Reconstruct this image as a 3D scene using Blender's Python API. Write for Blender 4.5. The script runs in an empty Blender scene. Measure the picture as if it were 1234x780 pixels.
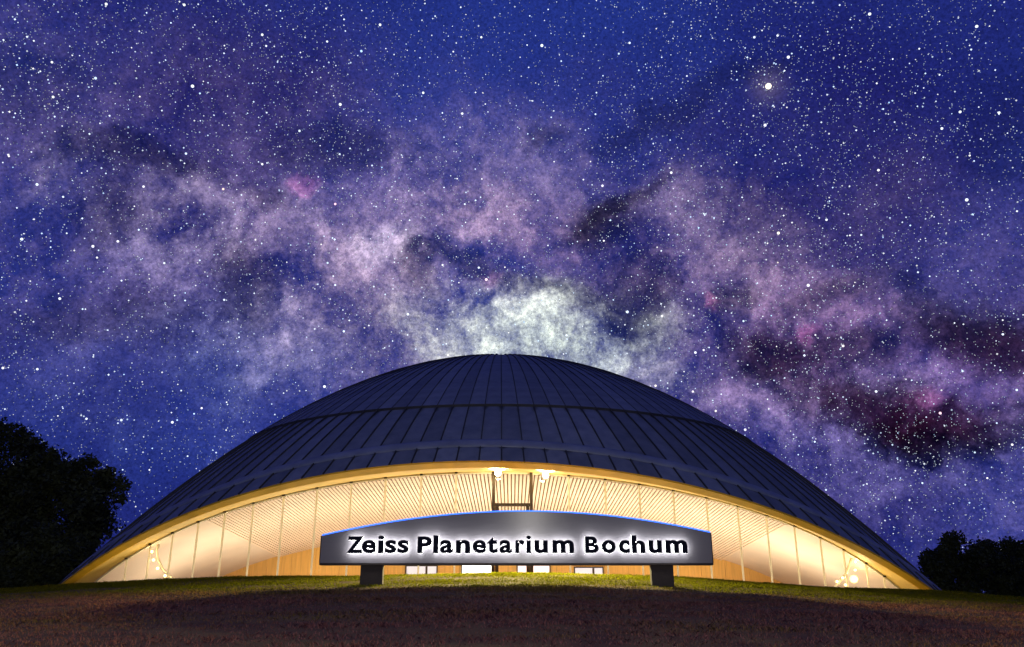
import bpy, math, random
import numpy as np
from mathutils import Vector, Matrix

scene = bpy.context.scene
COL = scene.collection
RNG = np.random.default_rng(7)
random.seed(7)

# ------------------------------------------------------------------ camera
F_PX, CX, CY = 1000.0, 617.0, 390.0
TILT = math.radians(18.797)
cam_data = bpy.data.cameras.new('camera')
cam_data.sensor_width = 36.0
cam_data.lens = 36.0 * F_PX / 1234.0
cam_data.clip_start = 0.1
cam_data.clip_end = 12000.0
cam = bpy.data.objects.new('camera', cam_data)
cam.location = (0, 0, 0)
cam.rotation_euler = (math.radians(90) + TILT, 0, 0)
COL.objects.link(cam)
scene.camera = cam

def ray(x, y):
    u, v = (x - CX) / F_PX, -(y - CY) / F_PX
    return np.array([u, math.cos(TILT) - v * math.sin(TILT), math.sin(TILT) + v * math.cos(TILT)])
def at_depth(x, y, Y):
    d = ray(x, y); return d * (Y / d[1])
def on_plan(x, y, Y0, q=0.016, xc=-0.55):
    d = ray(x, y); s = Y0 / d[1]
    for _ in range(60): s = (Y0 + q * (d[0] * s - xc) ** 2) / d[1]
    return d * s
def lin(r, g, b):
    def c(v):
        v /= 255.0
        return v / 12.92 if v <= 0.04045 else ((v + 0.055) / 1.055) ** 2.4
    return (c(r), c(g), c(b))

# ------------------------------------------------------------------ exposure / render
scene.view_settings.view_transform = 'Standard'
scene.view_settings.look = 'None'
scene.view_settings.exposure = 0.0
scene.view_settings.gamma = 1.0
scene.view_settings.use_curve_mapping = False
scene.render.engine = 'CYCLES'
scene.cycles.max_bounces = 7
scene.cycles.diffuse_bounces = 4
scene.cycles.transparent_max_bounces = 16
scene.cycles.sample_clamp_indirect = 4.0
scene.cycles.caustics_reflective = False
scene.cycles.caustics_refractive = False

# ------------------------------------------------------------------ world: night sky with the milky way
world = bpy.data.worlds.new('World'); scene.world = world
world.use_nodes = True
WN = world.node_tree.nodes; WL = world.node_tree.links
WN.clear()
def wn(kind, **kw):
    n = WN.new(kind)
    for k, v in kw.items(): setattr(n, k, v)
    return n
def wset(sock, val):
    if hasattr(val, 'is_output') or hasattr(val, 'links'): WL.new(val, sock)
    else: sock.default_value = val
def vmath(op, a, b=None):
    n = wn('ShaderNodeVectorMath', operation=op); wset(n.inputs[0], a)
    if b is not None: wset(n.inputs['Scale'] if op == 'SCALE' else n.inputs[1], b)
    return n.outputs['Value'] if op in ('LENGTH', 'DOT_PRODUCT', 'DISTANCE') else n.outputs['Vector']
def fmath(op, a, b=None, clamp=False):
    n = wn('ShaderNodeMath', operation=op, use_clamp=clamp); wset(n.inputs[0], a)
    if b is not None: wset(n.inputs[1], b)
    return n.outputs[0]
def noise(vec, scale, detail=5, rough=0.55, dist=0.0):
    n = wn('ShaderNodeTexNoise'); wset(n.inputs['Vector'], vec)
    n.inputs['Scale'].default_value = scale; n.inputs['Detail'].default_value = detail
    n.inputs['Roughness'].default_value = rough; n.inputs['Distortion'].default_value = dist
    return n
def maprange(v, a, b, c, d, smooth=False):
    n = wn('ShaderNodeMapRange', interpolation_type='SMOOTHSTEP' if smooth else 'LINEAR')
    wset(n.inputs['Value'], v)
    for i, q in zip(('From Min', 'From Max', 'To Min', 'To Max'), (a, b, c, d)): n.inputs[i].default_value = q
    return n.outputs['Result']
tc = wn('ShaderNodeTexCoord')
D = vmath('NORMALIZE', tc.outputs['Generated'])
w1 = noise(D, 3.0, 4)
w2 = noise(D, 16.0, 6, 0.65)
W = vmath('ADD', D, vmath('SCALE', vmath('SUBTRACT', w1.outputs['Color'], (.5, .5, .5)), 0.11))
W = vmath('ADD', W, vmath('SCALE', vmath('SUBTRACT', w2.outputs['Color'], (.5, .5, .5)), 0.06))
def blob(px, py, rx, ry, rot=0.0, soft=1.0):
    d = ray(px, py); d = Vector(d).normalized()
    U = Vector((1, 0, 0)); U = (U - d * U.dot(d)).normalized(); V = d.cross(U) * -1
    if V.z < 0: V = -V
    c, s = math.cos(math.radians(rot)), math.sin(math.radians(rot))
    A, B = U * c + V * s, V * c - U * s
    m = Matrix((A, B, A.cross(B))).transposed()
    n = wn('ShaderNodeMapping', vector_type='TEXTURE'); wset(n.inputs['Vector'], W)
    n.inputs['Location'].default_value = d
    n.inputs['Rotation'].default_value = m.to_euler()
    n.inputs['Scale'].default_value = (rx / 1000 * 1.5, ry / 1000 * 1.5, 0.4)
    return maprange(vmath('LENGTH', n.outputs['Vector']), soft, 0.0, 0.0, 1.0, True)
cloud = noise(W, 12.0, 12, 0.72)
fine = noise(D, 60.0, 8, 0.75)
T = fmath('MULTIPLY', maprange(cloud.outputs['Fac'], 0.36, 0.66, 0.10, 1.7), maprange(fine.outputs['Fac'], 0.30, 0.70, 0.35, 1.65))
RAG = fmath('MULTIPLY', fmath('SUBTRACT', cloud.outputs['Fac'], 0.5), 2.3)
def ragged(b):
    return fmath('MULTIPLY', maprange(fmath('ADD', b, RAG), -0.10, 1.15, 0.0, 1.15, True), fmath('MULTIPLY', b, 4.0, True))
cloud2 = noise(vmath('ADD', W, (3.1, 1.7, 0.4)), 4.0, 7, 0.6)
T2 = maprange(cloud2.outputs['Fac'], 0.36, 0.62, 0.2, 1.6)
big = noise(vmath('ADD', D, (0.3, 5.2, 2.1)), 2.3, 3, 0.5)
mixb = wn('ShaderNodeMix', data_type='RGBA')
wset(mixb.inputs['Factor'], maprange(big.outputs['Fac'], 0.36, 0.64, 0, 1))
mixb.inputs[6].default_value = (*lin(27, 28, 98), 1); mixb.inputs[7].default_value = (*lin(34, 50, 132), 1)
acc = mixb.outputs[2]
# the band of the galaxy as a great circle right round the sky
pa, pb = Vector(ray(0, 215)).normalized(), Vector(ray(1234, 455)).normalized()
Nb = pa.cross(pb).normalized()
bd = fmath('ABSOLUTE', vmath('DOT_PRODUCT', W, tuple(Nb)))
band = maprange(bd, 0.30, 0.0, 0.0, 1.0, True)
def add_col(acc, fac, rgb):
    return vmath('ADD', acc, vmath('SCALE', rgb, fac) if False else scale_const(rgb, fac))
def scale_const(rgb, fac):
    n = wn('ShaderNodeVectorMath', operation='SCALE'); n.inputs[0].default_value = rgb; wset(n.inputs['Scale'], fac)
    return n.outputs['Vector']
acc = vmath('ADD', acc, scale_const((0.060, 0.042, 0.075), fmath('MULTIPLY', band, T)))
# star clouds seen in the photograph
CLOUDS = [  # x, y, rx, ry, rot, colour(linear add)
    (635, 400, 150, 60, 0, (0.62, 0.78, 0.60)),
    (560, 400, 150, 65, 0, (0.20, 0.20, 0.19)),
    (775, 448, 70, 32, -25, (0.26, 0.29, 0.31)),
    (470, 385, 160, 90, 10, (0.19, 0.14, 0.15)),
    (430, 330, 120, 60, 20, (0.12, 0.09, 0.11)),
    (600, 215, 120, 75, 5, (0.15, 0.115, 0.17)),
    (640, 270, 110, 45, -10, (0.17, 0.105, 0.12)),
    (740, 310, 90, 35, -20, (0.10, 0.06, 0.07)),
    (372, 300, 75, 70, 0, (0.13, 0.10, 0.12)),
    (480, 298, 45, 22, 0, (0.16, 0.17, 0.22)),
    (450, 260, 70, 40, 0, (0.07, 0.055, 0.10)),
    (215, 258, 85, 60, -35, (0.17, 0.145, 0.20)),
    (300, 275, 110, 45, -10, (0.09, 0.07, 0.11)), (540, 335, 110, 40, -10, (0.11, 0.085, 0.15)), (690, 365, 80, 40, 0, (0.12, 0.11, 0.12)),
    (810, 345, 100, 45, -20, (0.09, 0.06, 0.10)), (550, 265, 100, 45, 0, (0.12, 0.09, 0.13)), (330, 360, 120, 50, 10, (0.08, 0.07, 0.11)),
    (1040, 400, 110, 50, -10, (0.07, 0.03, 0.05)), (1150, 465, 80, 40, -10, (0.07, 0.04, 0.09)), (120, 285, 110, 40, -15, (0.05, 0.045, 0.08)),
    (940, 540, 120, 60, -25, (0.06, 0.05, 0.12)), (1080, 540, 90, 40, 0, (0.06, 0.05, 0.12)),
    (235, 300, 80, 40, 0, (0.10, 0.085, 0.15)),
    (70, 195, 42, 28, 20, (0.13, 0.11, 0.13)),
    (60, 240, 60, 30, 0, (0.06, 0.06, 0.10)),
    (150, 330, 120, 60, 0, (0.03, 0.025, 0.05)),
    (860, 275, 95, 75, 0, (0.15, 0.11, 0.15)),
    (770, 250, 60, 45, 30, (0.10, 0.075, 0.12)),
    (900, 330, 120, 40, -15, (0.10, 0.065, 0.10)),
    (1000, 370, 80, 50, -15, (0.10, 0.06, 0.09)),
    (330, 410, 110, 70, 0, (0.02, 0.05, 0.11)),
    (870, 470, 110, 60, -25, (0.13, 0.085, 0.11)),
    (960, 470, 70, 50, 0, (0.09, 0.05, 0.05)),
    (1090, 455, 50, 36, 0, (0.15, 0.12, 0.24)),
    (1000, 570, 200, 80, -15, (0.035, 0.035, 0.12)),
    (1200, 570, 90, 50, 0, (0.05, 0.05, 0.14)),
    (200, 480, 220, 110, 0, (0.012, 0.022, 0.07)),
    (985, 398, 15, 11, 0, (0.30, 0.05, 0.18)),
    (1132, 488, 19, 14, 0, (0.24, 0.04, 0.14)),
    (862, 365, 12, 16, 0, (0.26, 0.05, 0.12)),
    (586, 338, 16, 12, 0, (0.38, 0.15, 0.34)),
    (375, 226, 18, 13, 0, (0.20, 0.05, 0.16)),
]
for x, y, rx, ry, rot, c in CLOUDS:
    acc = vmath('ADD', acc, scale_const(tuple(q * (.62 if c[1] > .5 else .46 if max(rx, ry) > 25 else .5) * m_ for q, m_ in zip(c, (1.06, 1.0, .84))), fmath('MULTIPLY', ragged(blob(x, y, rx, ry, rot)), T)))
DARK = [  # dust lanes: x, y, rx, ry, rot, depth
    (722, 262, 55, 34, 25, 0.8), (770, 365, 65, 55, -40, 0.7), (755, 240, 90, 16, 32, 0.7),
    (300, 340, 40, 70, 20, 0.55), (170, 190, 110, 24, -10, 0.6), (420, 185, 120, 45, 0, 0.45), (130, 250, 40, 40, 0, 0.5),
    (830, 125, 150, 16, 25, 0.45), (935, 425, 70, 50, 0, 0.85), (1060, 495, 120, 50, -10, 0.95),
    (1180, 405, 120, 42, -30, 0.88), (1165, 525, 110, 36, 10, 0.92), (1000, 350, 90, 26, 20, 0.5),
    (900, 352, 60, 26, 20, 0.65), (140, 375, 120, 42, 0, 0.55), (20, 110, 90, 60, 0, 0.35), (320, 230, 50, 22, -20, 0.5),
    (505, 322, 24, 40, 0, 0.6), (665, 165, 45, 18, 20, 0.5), (1210, 150, 60, 80, 0, 0.3), (560, 320, 60, 20, -20, 0.5), (690, 345, 50, 22, -15, 0.5),
    (1030, 420, 60, 30, 10, 0.6), (640, 345, 60, 14, 0, 0.4),
]
for x, y, rx, ry, rot, k in DARK:
    f = fmath('SUBTRACT', 1.0, fmath('MULTIPLY', fmath('MULTIPLY', maprange(fmath('ADD', blob(x, y, rx, ry, rot), fmath('MULTIPLY', RAG, -0.8)), 0.05, 1.0, 0.0, 1.0, True), fmath('MULTIPLY', blob(x, y, rx, ry, rot), 3.0, True)), k * (.90 if x > 900 and y > 380 else .74)), True)
    acc = vmath('SCALE', acc, f)
for x, y, rx, ry in ((950, 425, 90, 45), (1070, 495, 110, 45), (1170, 430, 90, 40), (1140, 515, 60, 30)):   # reddish dust in the lanes
    acc = vmath('ADD', acc, scale_const((0.017, 0.002, 0.010), fmath('MULTIPLY', blob(x, y, rx, ry), T)))
acc = vmath('ADD', acc, scale_const((0.10, 0.075, 0.06), fmath('POWER', maprange(vmath('DISTANCE', D, tuple(Vector(ray(926, 104)).normalized())), 0.035, 0.0, 0.0, 1.0), 2.0)))
# unresolved starlight: fine grain everywhere
g1 = noise(D, 300.0, 3, 0.8)
acc = vmath('SCALE', acc, maprange(g1.outputs['Fac'], 0.3, 0.7, 0.62, 1.42))
bg = wn('ShaderNodeBackground'); wset(bg.inputs['Color'], acc); bg.inputs['Strength'].default_value = 1.0
out = wn('ShaderNodeOutputWorld'); WL.new(bg.outputs[0], out.inputs['Surface'])
world.cycles.sampling_method = 'MANUAL'; world.cycles.sample_map_resolution = 512

# ------------------------------------------------------------------ faint distant lamp behind the camera, added as unseen moonlight for the sign's sheen
sun = bpy.data.lights.new('added_moonlight', 'SUN'); sun.energy = 0.02; sun.angle = math.radians(1.2); sun.color = (1.0, 0.96, 0.80)
so = bpy.data.objects.new('added_moonlight', sun); COL.objects.link(so)
so.rotation_euler = (math.radians(62), 0, math.radians(-2.2))

# ------------------------------------------------------------------ helpers
def new_mesh(name, verts, faces, mat=None, smooth=False):
    me = bpy.data.meshes.new(name)
    verts = np.asarray(verts, dtype=np.float32)
    me.from_pydata(verts.tolist(), [], [list(map(int, f)) for f in faces]); me.update()
    if mat: me.materials.append(mat)
    if smooth: me.polygons.foreach_set('use_smooth', [True] * len(me.polygons))
    return me
def big_mesh(name, verts, tris, mat):
    """fast mesh from numpy arrays, faces all of one size"""
    me = bpy.data.meshes.new(name); n = tris.shape[1]
    me.vertices.add(len(verts)); me.vertices.foreach_set('co', verts.astype(np.float32).ravel())
    me.loops.add(tris.size); me.loops.foreach_set('vertex_index', tris.astype(np.int32).ravel())
    me.polygons.add(len(tris)); me.polygons.foreach_set('loop_start', np.arange(len(tris), dtype=np.int32) * n)
    me.polygons.foreach_set('loop_total', np.full(len(tris), n, np.int32))
    me.update(calc_edges=True); me.materials.append(mat)
    return me
def link(name, data, parent=None, label=None, cat=None, group=None, kind=None):
    o = bpy.data.objects.new(name, data); COL.objects.link(o)
    if parent: o.parent = parent
    for k, v in (('label', label), ('category', cat), ('group', group), ('kind', kind)):
        if v: o[k] = v
    return o
class MB:
    def __init__(s): s.v = []; s.f = []
    def add(s, v, f):
        b = len(s.v); s.v += [tuple(map(float, p)) for p in v]; s.f += [[i + b for i in q] for q in f]
    def box(s, c, h):
        x, y, z = c; a, b, d = h
        v = [(x + i * a, y + j * b, z + k * d) for k in (-1, 1) for j in (-1, 1) for i in (-1, 1)]
        s.add(v, [(0, 2, 3, 1), (4, 5, 7, 6), (0, 1, 5, 4), (2, 6, 7, 3), (0, 4, 6, 2), (1, 3, 7, 5)])
    def bar(s, p, q, w, h, up=(0, 0, 1)):
        p, q = Vector(p), Vector(q); t = (q - p).normalized(); up = Vector(up)
        r = t.cross(up).normalized(); u = r.cross(t).normalized()
        v = [e + r * (i * w / 2) + u * (j * h / 2) for e in (p, q) for j in (-1, 1) for i in (-1, 1)]
        s.add(v, [(0, 1, 3, 2), (4, 6, 7, 5), (0, 4, 5, 1), (2, 3, 7, 6), (0, 2, 6, 4), (1, 5, 7, 3)])
    def tube(s, pts, radii, n=8):
        pts = [Vector(p) for p in pts]; rings = []; b = len(s.v)
        for i, p in enumerate(pts):
            t = (pts[min(i + 1, len(pts) - 1)] - pts[max(i - 1, 0)]).normalized()
            a = Vector((0, 0, 1)) if abs(t.z) < .9 else Vector((1, 0, 0))
            r = t.cross(a).normalized(); u = r.cross(t)
            R = radii[i] if hasattr(radii, '__len__') else radii
            for k in range(n):
                an = 2 * math.pi * k / n; s.v.append(tuple(p + (r * math.cos(an) + u * math.sin(an)) * R))
        for i in range(len(pts) - 1):
            for k in range(n):
                s.f.append([b + i * n + k, b + i * n + (k + 1) % n, b + (i + 1) * n + (k + 1) % n, b + (i + 1) * n + k])
        s.f.append([b + k for k in range(n)][::-1]); s.f.append([b + (len(pts) - 1) * n + k for k in range(n)])
    def ball(s, c, r, nu=14, nv=8, sz=1.0):
        b = len(s.v)
        for i in range(nv + 1):
            th = math.pi * i / nv
            for k in range(nu):
                ph = 2 * math.pi * k / nu
                s.v.append((c[0] + r * math.sin(th) * math.cos(ph), c[1] + r * math.sin(th) * math.sin(ph), c[2] + r * sz * math.cos(th)))
        for i in range(nv):
            for k in range(nu):
                s.f.append([b + i * nu + k, b + i * nu + (k + 1) % nu, b + (i + 1) * nu + (k + 1) % nu, b + (i + 1) * nu + k])
    def build(s, name, mat, parent=None, smooth=False, **kw):
        return link(name, new_mesh(name, s.v, s.f, mat, smooth), parent, **kw)
def grid_faces(nu, nv):
    return [(j * nu + i, j * nu + i + 1, (j + 1) * nu + i + 1, (j + 1) * nu + i) for j in range(nv - 1) for i in range(nu - 1)]

# ------------------------------------------------------------------ materials
def mat_new(name):
    m = bpy.data.materials.new(name); m.use_nodes = True
    nt = m.node_tree; return m, nt, nt.nodes['Principled BSDF']
def mat_plain(name, col, rough=0.6, metal=0.0, var=0.15, scale=3.0, bump=0.0, bscale=40.0, spec=0.4, coords='Object', stretch=(1, 1, 1)):
    """a base colour broken up by two octaves of noise, with optional fine relief"""
    m, nt, b = mat_new(name)
    tcn = nt.nodes.new('ShaderNodeTexCoord'); mp = nt.nodes.new('ShaderNodeMapping')
    mp.inputs['Scale'].default_value = stretch
    nt.links.new(tcn.outputs[coords], mp.inputs['Vector'])
    n = nt.nodes.new('ShaderNodeTexNoise'); n.inputs['Scale'].default_value = scale; n.inputs['Detail'].default_value = 6
    nt.links.new(mp.outputs[0], n.inputs['Vector'])
    r = nt.nodes.new('ShaderNodeValToRGB')
    r.color_ramp.elements[0].position = 0.3; r.color_ramp.elements[1].position = 0.7
    r.color_ramp.elements[0].color = (*[c * (1 - var) for c in col], 1); r.color_ramp.elements[1].color = (*[min(1, c * (1 + var)) for c in col], 1)
    nt.links.new(n.outputs['Fac'], r.inputs[0]); nt.links.new(r.outputs[0], b.inputs['Base Color'])
    b.inputs['Roughness'].default_value = rough; b.inputs['Metallic'].default_value = metal
    b.inputs['Specular IOR Level'].default_value = spec
    if bump:
        n2 = nt.nodes.new('ShaderNodeTexNoise'); n2.inputs['Scale'].default_value = bscale; n2.inputs['Detail'].default_value = 4
        nt.links.new(mp.outputs[0], n2.inputs['Vector'])
        bp = nt.nodes.new('ShaderNodeBump'); bp.inputs['Strength'].default_value = bump; bp.inputs['Distance'].default_value = 0.02
        nt.links.new(n2.outputs['Fac'], bp.inputs['Height']); nt.links.new(bp.outputs[0], b.inputs['Normal'])
    return m
def mat_emit(name, col, strength):
    m, nt, b = mat_new(name)
    b.inputs['Base Color'].default_value = (*col, 1); b.inputs['Emission Color'].default_value = (*col, 1)
    b.inputs['Emission Strength'].default_value = strength
    return m

M_UNDER = mat_plain('roof_underlay_black', (0.012, 0.012, 0.014), 0.9)
M_SEAM_SHADE = mat_plain('seam_lead_and_shade', (0.035, 0.036, 0.042), .7, 0, .3, 3)
def mat_roof():
    m, nt, b = mat_new('roof_zinc')
    N, L = nt.nodes, nt.links
    tcn = N.new('ShaderNodeTexCoord'); oi = N.new('ShaderNodeObjectInfo')
    n = N.new('ShaderNodeTexNoise'); n.inputs['Scale'].default_value = 2.2; n.inputs['Detail'].default_value = 7
    L.new(tcn.outputs['Object'], n.inputs['Vector'])
    r = N.new('ShaderNodeValToRGB'); r.color_ramp.elements[0].position = .3; r.color_ramp.elements[1].position = .72
    r.color_ramp.elements[0].color = (0.130, 0.155, 0.215, 1); r.color_ramp.elements[1].color = (0.195, 0.22, 0.285, 1)
    L.new(n.outputs['Fac'], r.inputs[0])
    hv = N.new('ShaderNodeMapRange'); hv.inputs['To Min'].default_value = .76; hv.inputs['To Max'].default_value = 1.16
    L.new(oi.outputs['Random'], hv.inputs['Value'])
    mu = N.new('ShaderNodeVectorMath'); mu.operation = 'SCALE'; L.new(r.outputs[0], mu.inputs[0]); L.new(hv.outputs[0], mu.inputs['Scale'])
    # soot that has washed down from the upper end of every sheet, along its seams
    uv = N.new('ShaderNodeUVMap'); sp = N.new('ShaderNodeSeparateXYZ'); L.new(uv.outputs[0], sp.inputs[0])
    def mth(op, a, c=None):
        q = N.new('ShaderNodeMath'); q.operation = op
        for i, v in enumerate((a, c)):
            if v is None: continue
            if isinstance(v, (int, float)): q.inputs[i].default_value = v
            else: L.new(v, q.inputs[i])
        return q.outputs[0]
    edge = mth('ABSOLUTE', mth('SUBTRACT', sp.outputs[0], 0.5))           # 0 centre .. .5 seam
    n3 = N.new('ShaderNodeTexNoise'); n3.inputs['Scale'].default_value = 1.6; L.new(tcn.outputs['Object'], n3.inputs['Vector'])
    reach = mth('MULTIPLY', n3.outputs['Fac'], 0.55)
    s = mth('SUBTRACT', mth('ADD', mth('MULTIPLY', edge, 0.75), reach), mth('ADD', mth('MULTIPLY', sp.outputs[1], 1.0), 0.42))
    sm = N.new('ShaderNodeMapRange'); sm.inputs['From Min'].default_value = 0.0; sm.inputs['From Max'].default_value = .2
    sm.inputs['To Min'].default_value = 1.0; sm.inputs['To Max'].default_value = .25
    L.new(s, sm.inputs['Value'])
    mu2 = N.new('ShaderNodeVectorMath'); mu2.operation = 'SCALE'; L.new(mu.outputs[0], mu2.inputs[0]); L.new(sm.outputs[0], mu2.inputs['Scale'])
    L.new(mu2.outputs[0], b.inputs['Base Color'])
    b.inputs['Roughness'].default_value = 0.62; b.inputs['Metallic'].default_value = 0.0; b.inputs['Specular IOR Level'].default_value = .3
    n4 = N.new('ShaderNodeTexNoise'); n4.inputs['Scale'].default_value = 5; n4.inputs['Detail'].default_value = 5
    L.new(tcn.outputs['Object'], n4.inputs['Vector'])
    bp = N.new('ShaderNodeBump'); bp.inputs['Strength'].default_value = .35; bp.inputs['Distance'].default_value = .03
    L.new(n4.outputs['Fac'], bp.inputs['Height']); L.new(bp.outputs[0], b.inputs['Normal'])
    return m
M_ROOF = mat_roof()
M_TRIM = mat_plain('roof_trim_zinc', (0.185, 0.215, 0.295), .55, 0, .16, 2.0, .2, 6)
M_RIM = mat_plain('rim_ochre_paint', (0.70, 0.42, 0.025), .55, 0, .14, 1.5, .15, 12)
M_SOFFIT = mat_plain('soffit_cream_paint', (0.80, 0.56, 0.16), .6, 0, .10, 1.2)
M_CEIL = mat_plain('ceiling_board', (0.20, 0.115, 0.03), .8, 0, .1, 2)
M_SLAT = mat_plain('ceiling_slat_wood', (0.80, 0.63, 0.48), .5, 0, .08, 2.5, stretch=(6, .4, 6))
M_PLASTER = mat_plain('ceiling_plaster', (0.74, 0.60, 0.47), .8, 0, .06, .6)
M_WOOD = mat_plain('wall_veneer', (0.74, 0.42, 0.10), .45, 0, .14, 2.0, stretch=(5, 5, .35))
M_JOINT = mat_plain('wall_joint', (0.10, 0.05, 0.02), .8)
M_MULL = mat_plain('mullion_metal', (0.78, 0.72, 0.52), .4, .2, .06, 4)
M_DARKMETAL = mat_plain('portal_bronze', (0.05, 0.035, 0.02), .5, .3, .15, 6)
M_POST = mat_plain('post_steel', (0.020, 0.013, 0.012), .75, 0, .2, 8, .2, 40)
M_FLOOR = mat_plain('foyer_stone', (0.40, 0.30, 0.20), .35, 0, .15, 1.5)
M_LAMP = mat_emit('flood_lens', (1.0, .86, .55), 60)
M_BULB = mat_emit('bulb_glow', (1.0, .62, .20), 9)
M_GLOBE = mat_emit('globe_glow', (1.0, .64, .16), 5)
M_WHITEPANE = mat_emit('lit_pane_white', (1.0, .96, .88), 3.0)
M_PINKPANE = mat_emit('lit_pane_pink', (1.0, .76, .74), 1.1)
M_GREYPANE = mat_emit('lit_pane_grey', (.62, .60, .68), .75)
M_BLUE = mat_emit('blue_led', (0.03, 0.16, 1.0), 2.2)
M_HALO = mat_emit('halo_led', (1.0, 1.0, 0.98), 17.0)
M_LETTER = mat_plain('letter_navy', (0.004, 0.005, 0.016), .75, 0, .2, 10, spec=.1)
def mat_glass():
    m, nt, b = mat_new('facade_glass'); N, L = nt.nodes, nt.links
    N.remove(b); o = N['Material Output']
    tr = N.new('ShaderNodeBsdfTransparent'); tr.inputs[0].default_value = (.95, .96, .94, 1)
    gl = N.new('ShaderNodeBsdfGlossy'); gl.inputs['Roughness'].default_value = .02
    fr = N.new('ShaderNodeFresnel'); fr.inputs[0].default_value = 1.45
    mx = N.new('ShaderNodeMixShader'); L.new(fr.outputs[0], mx.inputs[0]); L.new(tr.outputs[0], mx.inputs[1]); L.new(gl.outputs[0], mx.inputs[2])
    L.new(mx.outputs[0], o.inputs['Surface'])
    return m
M_GLASS = mat_glass()
def mat_fin():
    m, nt, b = mat_new('frosted_fin'); N, L = nt.nodes, nt.links
    b.inputs['Base Color'].default_value = (.86, .84, .70, 1); b.inputs['Roughness'].default_value = .4
    n = N.new('ShaderNodeTexNoise'); n.inputs['Scale'].default_value = 3; rp = N.new('ShaderNodeMapRange'); rp.inputs['To Min'].default_value = .55; rp.inputs['To Max'].default_value = .85
    L.new(n.outputs['Fac'], rp.inputs['Value'])
    t = N.new('ShaderNodeBsdfTranslucent'); t.inputs[0].default_value = (.99, .96, .80, 1)
    mx = N.new('ShaderNodeMixShader'); L.new(rp.outputs[0], mx.inputs[0]); L.new(b.outputs[0], mx.inputs[1]); L.new(t.outputs[0], mx.inputs[2])
    L.new(mx.outputs[0], N['Material Output'].inputs['Surface'])
    return m
M_FIN = mat_fin()
def mat_brushed():
    m, nt, b = mat_new('brushed_steel'); N, L = nt.nodes, nt.links
    tcn = N.new('ShaderNodeTexCoord'); mp = N.new('ShaderNodeMapping'); mp.inputs['Scale'].default_value = (1.2, 1, 220)
    L.new(tcn.outputs['Object'], mp.inputs['Vector'])
    n = N.new('ShaderNodeTexNoise'); n.inputs['Scale'].default_value = 2; n.inputs['Detail'].default_value = 4; L.new(mp.outputs[0], n.inputs['Vector'])
    r = N.new('ShaderNodeValToRGB'); r.color_ramp.elements[0].color = (.145, .138, .158, 1); r.color_ramp.elements[1].color = (.21, .20, .22, 1)
    L.new(n.outputs['Fac'], r.inputs[0]); L.new(r.outputs[0], b.inputs['Base Color'])
    b.inputs['Metallic'].default_value = .05; b.inputs['Specular IOR Level'].default_value = .12; b.inputs['Roughness'].default_value = .27
    b.inputs['Anisotropic'].default_value = .9; b.inputs['Anisotropic Rotation'].default_value = .25
    tg = N.new('ShaderNodeTangent'); tg.direction_type = 'UV_MAP'; L.new(tg.outputs[0], b.inputs['Tangent'])
    return m
M_BRUSHED = mat_brushed()

# ------------------------------------------------------------------ dome geometry
X0, YC, ZA, KK, PP = -0.632, 45.0, 12.724, 11.765, 1.916
AL, OFF, AX, ZT = math.radians(52.77), 21.006, 0.0251, 7.457
NV = np.array([AX, math.cos(AL), math.sin(AL)])
R_GROUND = 21.6
def dome(phi, r, h=0.0):
    z = ZA - KK * (r / 20.0) ** PP
    p = np.array([X0 + r * math.sin(phi), YC - r * math.cos(phi), z])
    if h:
        s = -KK * PP / 20.0 * (r / 20.0) ** (PP - 1)
        n = np.array([-s * math.sin(phi), s * math.cos(phi), 1.0]); p = p + n / np.linalg.norm(n) * h
    return p
def r_cut(phi):
    lo, hi = 4.0, R_GROUND
    if NV @ dome(phi, hi) > OFF: return None
    for _ in range(50):
        m = (lo + hi) / 2
        if NV @ dome(phi, m) > OFF: lo = m
        else: hi = m
    return lo
R_TIER = 20.0 * ((ZA - ZT) / KK) ** (1 / PP)
NP = 132
DPHI = 2 * math.pi / NP
PH0 = DPHI * 0.35
PHI_END = 0.0
for i in range(2000):
    ph = i * math.pi / 2000
    if r_cut(ph) is None: break
    PHI_R = ph
for i in range(2000):
    ph = -i * math.pi / 2000
    if r_cut(ph) is None: break
    PHI_L = ph
BAND = 1.02                                       # how far the edge band reaches up the slope
def r_band(phi):
    c = r_cut(phi)
    if c is not None: return c - BAND
    e = PHI_R if phi > 0 else PHI_L
    k = min(1.0, (abs(phi) - abs(e)) / 0.16)
    return R_GROUND - BAND * (1 - k)

def rc_ext(phi):
    c = r_cut(phi)
    return c if c is not None else R_GROUND

# ------------------------------------------------------------------ the planetarium
planet = link('planetarium', None, label='domed planetarium with dark ribbed metal roof over a glowing arched glass front', cat='building')
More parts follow.
